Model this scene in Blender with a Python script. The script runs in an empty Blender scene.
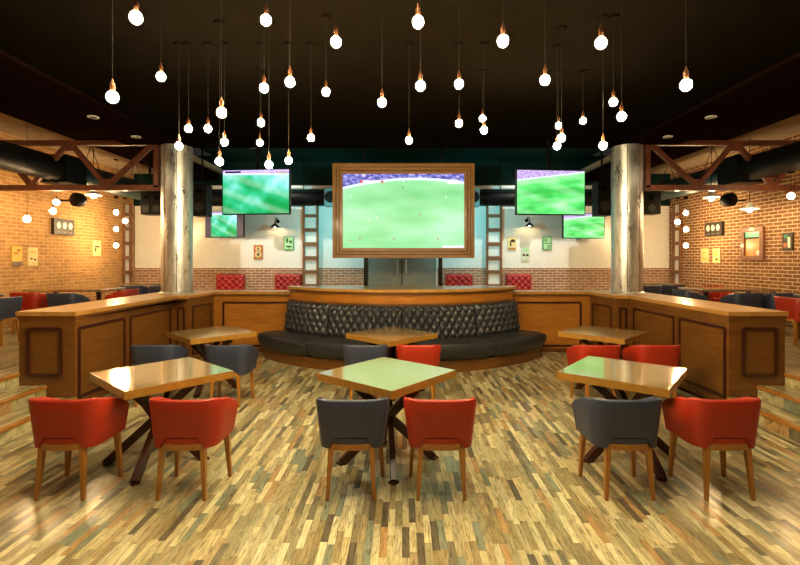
import bpy, bmesh, math, random
from mathutils import Vector, Matrix
random.seed(4)
C = bpy.context.scene.collection
PI = math.pi
F = 463.0
CZ = 1.75
def P(x, y, d):
    return Vector(((x - 402) * d / F, d, CZ + (259 - y) * d / F))

# ------------------------------------------------------------------ materials
def new_mat(name):
    m = bpy.data.materials.new(name); m.use_nodes = True
    nt = m.node_tree; b = nt.nodes['Principled BSDF']
    return m, nt, b
def lin(c):
    return tuple(((v / 12.92) if v <= .04045 else ((v + .055) / 1.055) ** 2.4) for v in c) + (1,)
def ramp(nt, stops, interp='LINEAR'):
    r = nt.nodes.new('ShaderNodeValToRGB'); r.color_ramp.interpolation = interp
    e = r.color_ramp.elements
    while len(e) > 1: e.remove(e[-1])
    e[0].position = stops[0][0]; e[0].color = stops[0][1]
    for p, c in stops[1:]:
        k = e.new(p); k.color = c
    return r
def plain(name, col, rough=.5, metal=0, coat=0, bump=0, bscale=200, spec=.5, var=1):
    m, nt, b = new_mat(name)
    n = nt.nodes.new('ShaderNodeTexNoise'); tc = nt.nodes.new('ShaderNodeTexCoord')
    nt.links.new(tc.outputs['Object'], n.inputs['Vector'])
    n.inputs['Scale'].default_value = bscale if bump else 6
    c = lin(col)
    lo = tuple(v * (1 - .12 * var) for v in c[:3]) + (1,); hi = tuple(min(1, v * (1 + .1 * var)) for v in c[:3]) + (1,)
    r = ramp(nt, [(.3, lo), (.7, hi)])
    nt.links.new(n.outputs['Fac'], r.inputs['Fac']); nt.links.new(r.outputs['Color'], b.inputs['Base Color'])
    b.inputs['Roughness'].default_value = rough; b.inputs['Metallic'].default_value = metal
    b.inputs['Coat Weight'].default_value = coat; b.inputs['Specular IOR Level'].default_value = spec
    if bump:
        bp = nt.nodes.new('ShaderNodeBump'); bp.inputs['Strength'].default_value = bump; bp.inputs['Distance'].default_value = .002
        nt.links.new(n.outputs['Fac'], bp.inputs['Height']); nt.links.new(bp.outputs['Normal'], b.inputs['Normal'])
    return m
def wood(name, c1, c2, stretch=(1, 1, 12), scale=3, rough=.35, coat=.3, coatr=.1):
    m, nt, b = new_mat(name)
    tc = nt.nodes.new('ShaderNodeTexCoord'); mp = nt.nodes.new('ShaderNodeMapping')
    mp.inputs['Scale'].default_value = stretch
    n = nt.nodes.new('ShaderNodeTexNoise'); n.inputs['Scale'].default_value = scale; n.inputs['Detail'].default_value = 6
    n.inputs['Distortion'].default_value = .6
    nt.links.new(tc.outputs['Object'], mp.inputs['Vector']); nt.links.new(mp.outputs['Vector'], n.inputs['Vector'])
    r = ramp(nt, [(.3, lin(c1)), (.7, lin(c2))])
    nt.links.new(n.outputs['Fac'], r.inputs['Fac']); nt.links.new(r.outputs['Color'], b.inputs['Base Color'])
    b.inputs['Roughness'].default_value = rough; b.inputs['Coat Weight'].default_value = coat; b.inputs['Coat Roughness'].default_value = coatr
    return m
def emis(name, col, s):
    m, nt, b = new_mat(name)
    b.inputs['Base Color'].default_value = (0, 0, 0, 1)
    b.inputs['Emission Color'].default_value = col if len(col) == 4 else col + (1,); b.inputs['Emission Strength'].default_value = s
    b.inputs['Roughness'].default_value = .3
    return m
def mathn(nt, op, a=None, b=None, c=None):
    n = nt.nodes.new('ShaderNodeMath'); n.operation = op
    for i, v in enumerate((a, b, c)):
        if v is None: continue
        if isinstance(v, (int, float)): n.inputs[i].default_value = v
        else: nt.links.new(v, n.inputs[i])
    return n.outputs[0]

def floor_mat():
    m, nt, b = new_mat('plank_floor')
    g = nt.nodes.new('ShaderNodeNewGeometry'); s = nt.nodes.new('ShaderNodeSeparateXYZ')
    nt.links.new(g.outputs['Position'], s.inputs[0])
    W, L = .046, .31
    xs = mathn(nt, 'DIVIDE', s.outputs['X'], W); xi = mathn(nt, 'FLOOR', xs); xf = mathn(nt, 'FRACT', xs)
    wn = nt.nodes.new('ShaderNodeTexWhiteNoise'); wn.noise_dimensions = '1D'; nt.links.new(xi, wn.inputs['W'])
    ys = mathn(nt, 'ADD', mathn(nt, 'DIVIDE', s.outputs['Y'], L), mathn(nt, 'MULTIPLY', wn.outputs['Value'], 7.3))
    yi = mathn(nt, 'FLOOR', ys); yf = mathn(nt, 'FRACT', ys)
    cb = nt.nodes.new('ShaderNodeCombineXYZ'); nt.links.new(xi, cb.inputs[0]); nt.links.new(yi, cb.inputs[1])
    w2 = nt.nodes.new('ShaderNodeTexWhiteNoise'); w2.noise_dimensions = '2D'; nt.links.new(cb.outputs[0], w2.inputs['Vector'])
    cols = [(.78, .72, .55), (.63, .56, .41), (.73, .67, .51), (.56, .51, .38), (.84, .80, .65), (.62, .58, .44), (.48, .45, .36), (.69, .55, .37),
            (.68, .63, .49), (.76, .70, .53), (.52, .54, .46), (.60, .53, .37), (.81, .76, .60), (.40, .36, .29), (.69, .61, .45), (.75, .71, .57)]
    r = ramp(nt, [(i / len(cols), lin(c)) for i, c in enumerate(cols)], 'CONSTANT')
    nt.links.new(w2.outputs['Value'], r.inputs['Fac'])
    # grain
    mp = nt.nodes.new('ShaderNodeMapping'); mp.inputs['Scale'].default_value = (75, 7, 7)
    nt.links.new(g.outputs['Position'], mp.inputs['Vector'])
    ad = nt.nodes.new('ShaderNodeVectorMath'); ad.operation = 'ADD'
    sc = nt.nodes.new('ShaderNodeVectorMath'); sc.operation = 'SCALE'; sc.inputs['Scale'].default_value = 9
    nt.links.new(w2.outputs['Color'], sc.inputs[0]); nt.links.new(mp.outputs[0], ad.inputs[0]); nt.links.new(sc.outputs[0], ad.inputs[1])
    n = nt.nodes.new('ShaderNodeTexNoise'); n.inputs['Scale'].default_value = 1.2; n.inputs['Detail'].default_value = 5; n.inputs['Distortion'].default_value = 1.0
    nt.links.new(ad.outputs[0], n.inputs['Vector'])
    gr = ramp(nt, [(.34, (.36, .35, .28, 1)), (.50, (.82, .83, .77, 1)), (.72, (1.04, 1.06, .98, 1))])
    nt.links.new(n.outputs['Fac'], gr.inputs['Fac'])
    mx = nt.nodes.new('ShaderNodeMix'); mx.data_type = 'RGBA'; mx.blend_type = 'MULTIPLY'; mx.inputs['Factor'].default_value = .92
    nt.links.new(r.outputs['Color'], mx.inputs['A']); nt.links.new(gr.outputs['Color'], mx.inputs['B'])
    # seams
    e1 = mathn(nt, 'LESS_THAN', xf, .03); e2 = mathn(nt, 'LESS_THAN', yf, .006)
    ee = mathn(nt, 'MAXIMUM', e1, e2)
    m2 = nt.nodes.new('ShaderNodeMix'); m2.data_type = 'RGBA'
    nt.links.new(mathn(nt, 'MULTIPLY', ee, .6), m2.inputs['Factor']); nt.links.new(mx.outputs['Result'], m2.inputs['A'])
    m2.inputs['B'].default_value = lin((.25, .18, .1))
    nt.links.new(m2.outputs['Result'], b.inputs['Base Color'])
    b.inputs['Roughness'].default_value = .30
    b.inputs['Coat Weight'].default_value = .25; b.inputs['Coat Roughness'].default_value = .16
    return m

def brick_mat(name, c1, c2, mortar, plane='XZ', bw=.225, rh=.073, mort=.012):
    m, nt, b = new_mat(name)
    g = nt.nodes.new('ShaderNodeNewGeometry'); s = nt.nodes.new('ShaderNodeSeparateXYZ'); nt.links.new(g.outputs['Position'], s.inputs[0])
    cb = nt.nodes.new('ShaderNodeCombineXYZ')
    nt.links.new(s.outputs['X' if plane == 'XZ' else 'Y'], cb.inputs[0]); nt.links.new(s.outputs['Z'], cb.inputs[1])
    br = nt.nodes.new('ShaderNodeTexBrick'); nt.links.new(cb.outputs[0], br.inputs['Vector'])
    br.inputs['Scale'].default_value = 1; br.inputs['Brick Width'].default_value = bw; br.inputs['Row Height'].default_value = rh
    br.inputs['Mortar Size'].default_value = mort / 2 + .003; br.inputs['Mortar Smooth'].default_value = .3; br.inputs['Bias'].default_value = 0
    br.inputs['Color1'].default_value = lin(c1); br.inputs['Color2'].default_value = lin(c2); br.inputs['Mortar'].default_value = lin(mortar)
    n = nt.nodes.new('ShaderNodeTexNoise'); n.inputs['Scale'].default_value = 9; n.inputs['Detail'].default_value = 4
    nt.links.new(g.outputs['Position'], n.inputs['Vector'])
    gr = ramp(nt, [(.3, (.7, .7, .7, 1)), (.7, (1.1, 1.1, 1.1, 1))]); nt.links.new(n.outputs['Fac'], gr.inputs['Fac'])
    mx = nt.nodes.new('ShaderNodeMix'); mx.data_type = 'RGBA'; mx.blend_type = 'MULTIPLY'; mx.inputs['Factor'].default_value = .7
    nt.links.new(br.outputs['Color'], mx.inputs['A']); nt.links.new(gr.outputs['Color'], mx.inputs['B'])
    nt.links.new(mx.outputs['Result'], b.inputs['Base Color'])
    bp = nt.nodes.new('ShaderNodeBump'); bp.inputs['Strength'].default_value = .5; bp.inputs['Distance'].default_value = .006; bp.invert = True
    nt.links.new(br.outputs['Fac'], bp.inputs['Height']); nt.links.new(bp.outputs['Normal'], b.inputs['Normal'])
    b.inputs['Roughness'].default_value = .8
    return m

def screen_mat(name, kind):
    """football match on a screen; uses the panel's own local coordinates (x across, z up)"""
    m, nt, b = new_mat(name)
    tc = nt.nodes.new('ShaderNodeTexCoord'); s = nt.nodes.new('ShaderNodeSeparateXYZ'); nt.links.new(tc.outputs['Generated'], s.inputs[0])
    u, v = s.outputs['X'], s.outputs['Z']
    def mix(f, a, bb):
        k = nt.nodes.new('ShaderNodeMix'); k.data_type = 'RGBA'
        for nm, val in (('Factor', f), ('A', a), ('B', bb)):
            if isinstance(val, (int, float)): k.inputs[nm].default_value = val
            elif isinstance(val, tuple): k.inputs[nm].default_value = val
            else: nt.links.new(val, k.inputs[nm])
        return k.outputs['Result']
    n = nt.nodes.new('ShaderNodeTexNoise'); n.inputs['Scale'].default_value = {'big': 1.6, 'left': 1.7, 'right': 2.2}[kind]; n.inputs['Detail'].default_value = 2
    mp = nt.nodes.new('ShaderNodeMapping'); mp.inputs['Scale'].default_value = (1, 1, 1.8) if kind != 'left' else (1.5, 1, .9)
    mp.inputs['Rotation'].default_value = (0, .35 if kind != 'left' else -.8, 0)
    nt.links.new(tc.outputs['Generated'], mp.inputs['Vector']); nt.links.new(mp.outputs[0], n.inputs['Vector'])
    if kind == 'big':
        st = [(.3, (.20, .62, .22, 1)), (.5, (.30, .74, .34, 1)), (.68, (.44, .80, .52, 1))]
    elif kind == 'left':
        st = [(.36, (.0, .36, .08, 1)), (.48, (.03, .56, .24, 1)), (.60, (.22, .78, .66, 1)), (.74, (.5, .86, 1.0, 1))]
    else:
        st = [(.36, (.05, .55, .08, 1)), (.52, (.12, .80, .18, 1)), (.7, (.40, .9, .42, 1))]
    r = ramp(nt, st); nt.links.new(mathn(nt, 'ADD', n.outputs['Fac'], mathn(nt, 'MULTIPLY', mathn(nt, 'SUBTRACT', v, .5), .22 if kind == 'left' else .06)), r.inputs['Fac'])
    col = r.outputs['Color']
    # diagonal paler mowing stripes
    dg = mathn(nt, 'ADD', mathn(nt, 'MULTIPLY', u, .55), v)
    stp = mathn(nt, 'SINE', mathn(nt, 'MULTIPLY', dg, 15))
    col = mix(mathn(nt, 'MULTIPLY', mathn(nt, 'MAXIMUM', stp, 0), .08 if kind == 'big' else .16), col, (.85, 1, .85, 1))
    # players: tiny sparse pale and dark dots
    vo = nt.nodes.new('ShaderNodeTexVoronoi'); vo.inputs['Scale'].default_value = 1
    m2 = nt.nodes.new('ShaderNodeMapping'); m2.inputs['Scale'].default_value = (14, 1, 6)
    nt.links.new(tc.outputs['Generated'], m2.inputs['Vector'])
    fl = nt.nodes.new('ShaderNodeSeparateXYZ'); nt.links.new(m2.outputs[0], fl.inputs[0])
    cc = nt.nodes.new('ShaderNodeCombineXYZ'); nt.links.new(fl.outputs['X'], cc.inputs[0]); nt.links.new(fl.outputs['Z'], cc.inputs[1])
    vo.voronoi_dimensions = '2D'; nt.links.new(cc.outputs[0], vo.inputs['Vector'])
    sr = nt.nodes.new('ShaderNodeSeparateColor'); nt.links.new(vo.outputs['Color'], sr.inputs[0])
    dot = mathn(nt, 'MULTIPLY', mathn(nt, 'LESS_THAN', vo.outputs['Distance'], .11), mathn(nt, 'GREATER_THAN', sr.outputs[0], .86 if kind == 'big' else 2.0))
    dcol = ramp(nt, [(0, (.9, .9, .9, 1)), (.6, (.9, .9, .8, 1)), (.61, (.55, .1, .1, 1)), (.8, (.1, .15, .2, 1))], 'CONSTANT'); nt.links.new(sr.outputs[1], dcol.inputs['Fac'])
    col = mix(mathn(nt, 'MULTIPLY', dot, .45), col, dcol.outputs['Color'])
    # stands at the top
    n2 = nt.nodes.new('ShaderNodeTexNoise'); n2.inputs['Scale'].default_value = 26; n2.inputs['Detail'].default_value = 3
    nt.links.new(tc.outputs['Generated'], n2.inputs['Vector'])
    if kind == 'big':
        cr = ramp(nt, [(.35, (.05, .05, .30, 1)), (.5, (.18, .18, .55, 1)), (.62, (.45, .38, .75, 1)), (.75, (.9, .85, 1, 1))])
        a_ = mathn(nt, 'ABSOLUTE', mathn(nt, 'SUBTRACT', u, .60))
        edge = mathn(nt, 'SUBTRACT', .945, mathn(nt, 'MULTIPLY', mathn(nt, 'MULTIPLY', a_, a_), .35))
    elif kind == 'left':
        cr = ramp(nt, [(.3, (.45, .3, .9, 1)), (.6, (.75, .6, 1, 1))])
        edge = mathn(nt, 'SUBTRACT', .935, mathn(nt, 'MULTIPLY', u, .03))
    else:
        cr = ramp(nt, [(.35, (.35, .2, .6, 1)), (.6, (.7, .55, .85, 1))])
        edge = mathn(nt, 'ADD', .78, mathn(nt, 'MULTIPLY', u, .21))
    nt.links.new(n2.outputs['Fac'], cr.inputs['Fac'])
    col = mix(mathn(nt, 'GREATER_THAN', v, mathn(nt, 'SUBTRACT', edge, .035)), col, (.75, .92, .95, 1))
    col = mix(mathn(nt, 'GREATER_THAN', v, edge), col, cr.outputs['Color'])
    b.inputs['Base Color'].default_value = (.01, .01, .01, 1); b.inputs['Roughness'].default_value = .25; b.inputs['Specular IOR Level'].default_value = .1
    nt.links.new(col, b.inputs['Emission Color'])
    b.inputs['Emission Strength'].default_value = {'big': SCR_BIG, 'left': SCR, 'right': SCR}[kind]
    return m
SCR_BIG, SCR = 1.25, 1.25

def steel_mat():
    m, nt, b = new_mat('mottled_steel')
    tc = nt.nodes.new('ShaderNodeTexCoord'); mp = nt.nodes.new('ShaderNodeMapping'); mp.inputs['Scale'].default_value = (3, 3, .7)
    n = nt.nodes.new('ShaderNodeTexNoise'); n.inputs['Scale'].default_value = 3; n.inputs['Detail'].default_value = 8; n.inputs['Roughness'].default_value = .7
    nt.links.new(tc.outputs['Object'], mp.inputs[0]); nt.links.new(mp.outputs[0], n.inputs['Vector'])
    r = ramp(nt, [(.3, (.36, .37, .36, 1)), (.52, (.68, .69, .67, 1)), (.72, (.92, .93, .90, 1))]); nt.links.new(n.outputs['Fac'], r.inputs['Fac'])
    nt.links.new(r.outputs['Color'], b.inputs['Base Color']); b.inputs['Metallic'].default_value = .82
    rr = ramp(nt, [(.3, (.22, .22, .22, 1)), (.7, (.42, .42, .42, 1))]); nt.links.new(n.outputs['Fac'], rr.inputs['Fac']); nt.links.new(rr.outputs['Color'], b.inputs['Roughness'])
    bp = nt.nodes.new('ShaderNodeBump'); bp.inputs['Strength'].default_value = .35; bp.inputs['Distance'].default_value = .02
    nt.links.new(n.outputs['Fac'], bp.inputs['Height']); nt.links.new(bp.outputs['Normal'], b.inputs['Normal'])
    return m

M = dict(
    floor=floor_mat(),
    brick_l=brick_mat('tan_brick_left', (.74, .55, .33), (.66, .47, .28), (.80, .66, .44), 'YZ'),
    brick_r=brick_mat('brown_brick_right', (.56, .36, .22), (.47, .29, .17), (.84, .74, .56), 'YZ'),
    brick_b=brick_mat('brick_back', (.66, .48, .36), (.58, .40, .30), (.82, .75, .65), 'XZ'),
    white=plain('white_plaster', (.91, .90, .86), .22, spec=.6, var=.25),
    darkteal=plain('dark_teal_paint', (.05, .15, .135), .6, spec=.05),
    ceil=plain('dark_brown_ceiling', (.06, .045, .028), .75, spec=0),
    beam=plain('dark_redbrown_beam', (.075, .035, .028), .75, spec=0),
    beige=plain('beige_plaster', (.60, .53, .43), .8),
    black=plain('black_plastic', (.03, .03, .03), .4, spec=.15),
    duct=plain('black_duct_foil', (.02, .022, .022), .5, 0, spec=.15, bump=.6, bscale=40),
    tealduct=plain('teal_flexible_duct', (.04, .16, .17), .4, .3, bump=.6, bscale=40),
    offwhite=plain('offwhite_paint', (.75, .75, .72), .5),
    counter=wood('counter_veneer', (.375, .23, .08), (.465, .29, .105), (1, 1, 6), 2.5, .35, .25, .2),
    cap=wood('counter_cap_wood', (.66, .47, .22), (.75, .55, .28), (3, .6, 3), 4, .28, .6, .12),
    arcwood=wood('curved_panel_wood', (.60, .37, .12), (.70, .45, .16), (1, 1, 8), 2.5, .3, .4, .15),
    mould=plain('dark_red_moulding', (.21, .06, .035), .35, coat=.4),
    tabletop=wood('oak_tabletop', (.52, .42, .23), (.59, .48, .28), (1, 9, 1), 3, .3, 1.0, .08),
    darkleg=wood('dark_table_leg', (.19, .09, .05), (.26, .13, .07), (1, 1, 1), 6, .35, .3),
    edge=wood('table_edge_wood', (.58, .41, .15), (.66, .48, .19), (3, 3, 3), 5, .35, .3),
    chairwood=wood('chair_leg_wood', (.58, .37, .12), (.66, .44, .16), (6, 6, 1), 5, .35, .3),
    red=plain('red_leatherette', (.62, .145, .035), .45, bump=.15, bscale=260),
    grey=plain('charcoal_leatherette', (.19, .215, .295), .45, bump=.15, bscale=260),
    blackleather=plain('black_leather', (.17, .175, .19), .40, bump=.1, bscale=150),
    redtuft=plain('red_tufted_velvet', (.62, .12, .10), .5),
    rust=wood('rust_painted_steel', (.30, .15, .09), (.38, .20, .12), (2, 2, 2), 5, .5, .1),
    frame_shade=wood('frame_groove_shade', (.26, .16, .06), (.32, .20, .08), (2, 2, 2), 4, .4, .2),  # darker copy of the frame wood: groove shade put into the colour
    frame=wood('gilt_brown_frame', (.58, .40, .13), (.66, .46, .16), (2, 2, 2), 4, .35, .3),
    ladder=wood('brown_ladder', (.44, .28, .17), (.52, .34, .21), (2, 2, 6), 4, .5, .1),
    steel=steel_mat(),
    chrome=plain('chrome', (.9, .9, .9), .4, .4),
    copper=plain('copper_socket', (.45, .28, .18), .4, .8),
    cord=plain('dark_cord', (.10, .085, .065), .8, spec=.1),
    glass=plain('grey_glossy_glass', (.52, .54, .50), .2, 0, .4),
    stone=plain('grey_step_trim', (.50, .46, .36), .5),
)
BULB = 600
M['bulb'] = emis('warm_white_bulb', (1.0, .84, .50, 1), BULB)
M['bulb_o'] = emis('amber_bulb', (1.0, .48, .10, 1), BULB * 1.3)
M['bulb_s'] = emis('side_room_bulb', (1.0, .66, .32, 1), 300)
M['tabletop'].node_tree.nodes['Principled BSDF'].inputs['Coat IOR'].default_value = 3.8
M['tabletop'].node_tree.nodes['Principled BSDF'].inputs['IOR'].default_value = 2.3
M['tabletop'].node_tree.nodes['Principled BSDF'].inputs['Roughness'].default_value = .16
M['darkleg'].node_tree.nodes['Principled BSDF'].inputs['Specular IOR Level'].default_value = .3
M['lens'] = emis('downlight_lens', (1.0, .80, .45, 1), 6)
M['screen_big'] = screen_mat('projected_match', 'big'); M['screen_l'] = screen_mat('left_match', 'left'); M['screen_r'] = screen_mat('right_match', 'right')

# ------------------------------------------------------------------ mesh helpers
class MB:
    def __init__(s): s.bm = bmesh.new()
    def box(s, x0, x1, y0, y1, z0, z1, bev=0, mat=None, mi=0):
        co = [(x, y, z) for x in (x0, x1) for y in (y0, y1) for z in (z0, z1)]
        vs = [s.bm.verts.new(Matrix(mat) @ Vector(c) if mat is not None else c) for c in co]
        fs = []
        for f in ((0, 1, 3, 2), (4, 6, 7, 5), (0, 4, 5, 1), (2, 3, 7, 6), (0, 2, 6, 4), (1, 5, 7, 3)):
            k = s.bm.faces.new([vs[i] for i in f]); k.material_index = mi; fs.append(k)
        if bev:
            ed = {e for f in fs for e in f.edges}
            bmesh.ops.bevel(s.bm, geom=list(ed), offset=bev, segments=2, profile=.7, affect='EDGES')
        return s
    def bar(s, a, b, w, h=None, taper=1.0, up=(0, 0, 1), bev=0):
        a, b = Vector(a), Vector(b); h = h or w
        d = (b - a).normalized(); up = Vector(up)
        if abs(d.dot(up)) > .98: up = Vector((0, 1, 0))
        x = d.cross(up).normalized(); y = x.cross(d)
        vs = []
        for p, k in ((a, 1), (b, taper)):
            for sx, sy in ((-1, -1), (1, -1), (1, 1), (-1, 1)):
                vs.append(s.bm.verts.new(p + x * sx * w / 2 * k + y * sy * h / 2 * k))
        fs = [s.bm.faces.new([vs[i] for i in f]) for f in ((3, 2, 1, 0), (4, 5, 6, 7), (0, 1, 5, 4), (1, 2, 6, 5), (2, 3, 7, 6), (3, 0, 4, 7))]
        if bev: bmesh.ops.bevel(s.bm, geom=list({e for f in fs for e in f.edges}), offset=bev, segments=2, profile=.7, affect='EDGES')
        return s
    def lathe(s, prof, c=(0, 0, 0), n=24, axis='Z', rot=None):
        c = Vector(c); rings = []
        for r, z in prof:
            ring = []
            for i in range(n):
                a = 2 * PI * i / n
                v = Vector((r * math.cos(a), r * math.sin(a), z))
                if axis == 'Y': v = Vector((v.x, v.z, v.y))
                if axis == 'X': v = Vector((v.z, v.x, v.y))
                if rot is not None: v = rot @ v
                ring.append(s.bm.verts.new(c + v))
            rings.append(ring)
        for a, b in zip(rings, rings[1:]):
            for i in range(n):
                s.bm.faces.new((a[i], a[(i + 1) % n], b[(i + 1) % n], b[i]))
        for ring in (rings[0], rings[-1]):
            try: s.bm.faces.new(ring)
            except ValueError: pass
        return s
    def tube(s, pts, r, n=8):
        pts = [Vector(p) for p in pts]; rings = []
        for i, p in enumerate(pts):
            d = (pts[min(i + 1, len(pts) - 1)] - pts[max(i - 1, 0)]).normalized()
            up = Vector((0, 0, 1)) if abs(d.z) < .9 else Vector((0, 1, 0))
            x = d.cross(up).normalized(); y = x.cross(d)
            rings.append([s.bm.verts.new(p + (x * math.cos(2 * PI * k / n) + y * math.sin(2 * PI * k / n)) * r) for k in range(n)])
        for a, b in zip(rings, rings[1:]):
            for k in range(n): s.bm.faces.new((a[k], a[(k + 1) % n], b[(k + 1) % n], b[k]))
        s.bm.faces.new(rings[0]); s.bm.faces.new(rings[-1][::-1])
        return s
    def sphere(s, c, r, n=14, m=8, zs=1):
        return s.lathe([(max(r * math.sin(PI * k / m), .0004), -r * zs * math.cos(PI * k / m)) for k in range(m + 1)], c, n)
    def sweep(s, prof, c, a0, a1, n):
        """closed (r,z) profile swept about a vertical axis at c; angle 0 points to -Y"""
        rings = []
        for i in range(n + 1):
            a = a0 + (a1 - a0) * i / n
            rings.append([s.bm.verts.new((c[0] + r * math.sin(a), c[1] - r * math.cos(a), z)) for r, z in prof])
        m = len(prof)
        for A, B in zip(rings, rings[1:]):
            for k in range(m): s.bm.faces.new((A[k], B[k], B[(k + 1) % m], A[(k + 1) % m]))
        s.bm.faces.new(rings[0]); s.bm.faces.new(rings[-1][::-1])
        return s
    def poly(s, pts, z0, z1):
        lo = [s.bm.verts.new((x, y, z0)) for x, y in pts]; hi = [s.bm.verts.new((x, y, z1)) for x, y in pts]
        n = len(pts); s.bm.faces.new(lo[::-1]); s.bm.faces.new(hi)
        for i in range(n): s.bm.faces.new((lo[i], lo[(i + 1) % n], hi[(i + 1) % n], hi[i]))
        return s
    def build(s, name, mat, parent=None, smooth=False, loc=None):
        bmesh.ops.recalc_face_normals(s.bm, faces=s.bm.faces)
        me = bpy.data.meshes.new(name); s.bm.to_mesh(me); s.bm.free()
        for m in (mat if isinstance(mat, (list, tuple)) else [mat]): me.materials.append(m)
        if smooth:
            for p in me.polygons: p.use_smooth = True
            try: me.set_sharp_from_angle(angle=math.radians(40))
            except Exception: pass
        o = bpy.data.objects.new(name, me); C.objects.link(o)
        if parent: o.parent = parent
        if loc: o.location = loc
        return o
def tag(o, label, cat, group=None):
    o['label'] = label; o['category'] = cat
    if group: o['group'] = group
    return o
def thing(name, label, cat, loc=(0, 0, 0), rz=0, group=None):
    o = bpy.data.objects.new(name, None); C.objects.link(o); o.empty_display_size = .1
    o.location = loc; o.rotation_euler = (0, 0, rz)
    return tag(o, label, cat, group)
def struct(o): o['kind'] = 'structure'; return o
def dup(root, loc, rz, label, group=None):
    r = root.copy(); C.objects.link(r); r.location = loc; r.rotation_euler = (0, 0, rz)
    r['label'] = label
    if group: r['group'] = group
    for ch in list(root.children):
        c = ch.copy(); C.objects.link(c); c.parent = r
        for g in ch.children:
            d = g.copy(); C.objects.link(d); d.parent = c
    return r

# ------------------------------------------------------------------ setting
XW, YB, YF = 7.4, 12.8, -3.5
ZR = .42
XC, XO, YE, YP = 3.80, 4.45, 5.38, 8.72
struct(MB().box(-3.79, 3.79, YF, YE + 0, -.1, 0).box(-XC, XC, YE, 7.74, -.1, 0).box(-3.65, 3.65, 7.74, 9.1, -.1, 0).build('floor', M['floor']))
for s, nm in ((-1, 'left'), (1, 'right')):
    struct(MB().box(min(s * XO, s * XW), max(s * XO, s * XW), YF, YB, 0, ZR).build('floor_' + nm, M['floor']))
    for k, (xa, xb, zt) in enumerate(((3.78, 4.13, .14), (4.13, XO, .28))):
        a, b2 = sorted((s * xa, s * xb))
        st = MB().box(a, b2, YF, YE - .005, 0, zt - .03).build('steps_' + nm, M['floor']); struct(st)
        n1, n2 = sorted((s * (xa - .015), s * (xa + .05)))
        struct(MB().box(n1, n2, YF, YE - .005, zt - .03, zt, .008).build('trim_1', M['chairwood'], st))
        n1, n2 = sorted((s * (xa + .05), s * xb))
        struct(MB().box(n1, n2, YF, YE - .005, zt - .03, zt - .001).build('floor_tread', M['floor'], st))
        n1, n2 = sorted((s * (xa + .001), s * (xa + .06)))
        struct(MB().box(n1, n2, YE - .04, YE - .004, zt - .139, zt + .008, .004).build('trim_5', M['stone'], st))
    n1, n2 = sorted((s * (XO - .02), s * (XO + .06)))
    struct(MB().box(n1, n2, YF, YE - .005, ZR - .03, ZR + .004, .005).build('trim_2', M['chairwood']))
    w1, w2 = sorted((s * XW, s * (XW + .15)))
    struct(MB().box(w1, w2, YF, YB, 0, 4.6).build('wall_' + nm, M['brick_l' if s < 0 else 'brick_r']))
    # pale side ceiling and the dark bulkhead over the counters
    a, b2 = sorted((s * 4.9, s * XW))
    struct(MB().box(a, b2, YF, YB, 4.1, 4.2).build('ceiling_' + nm, M['beige']))
    a, b2 = sorted((s * 4.02, s * 4.95))
    struct(MB().box(a, b2, YF, 8.9, 3.80, 4.1).build('trim_3', M['beam']))
struct(MB().box(-XO, XO, 9.1, YB, 0, ZR).build('floor_back', M['floor']))
struct(MB().box(-4.02, 4.02, YF, 8.76, 3.85, 4.1).build('ceiling', M['ceil']))
struct(MB().box(-4.95, 4.95, 8.76, YB, 4.45, 4.55).build('ceiling_back', M['darkteal']))
struct(MB().box(-XW - .15, XW + .15, YF - .15, YF, 0, 4.6).build('wall_front', M['beige']))
wb = MB().box(-XW, XW, YB, YB + .15, 0, 1.5, mi=0).box(-XW, XW, YB + .02, YB + .15, 1.5, 3.215, mi=1).box(-XW, XW, YB - .03, YB + .15, 3.215, 4.6, mi=2)
struct(wb.build('wall_back', [M['brick_b'], M['white'], M['darkteal']]))

# glass door at the back
d = struct(MB().box(-.93, .93, YB - .05, YB - .01, ZR, 2.55).build('door_1', M['glass']))
MB().box(-.97, -.93, YB - .07, YB - .0, ZR, 2.55).box(.93, .97, YB - .07, YB, ZR, 2.55).box(-.97, .97, YB - .07, YB, 2.55, 2.60).build('door_frame', M['offwhite'], d)
MB().box(-.012, .012, YB - .056, YB - .05, ZR, 2.55).build('door_gap', M['black'], d)
for x in (-.13, .09):
    MB().box(x, x + (.05 if x > 0 else .03), YB - .11, YB - .08, 1.36, 1.74, .01).box(x + .005, x + .025, YB - .085, YB - .05, 1.42, 1.45).box(x + .005, x + .025, YB - .085, YB - .05, 1.65, 1.68).build('door_handle', M['chrome'], d)

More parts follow.
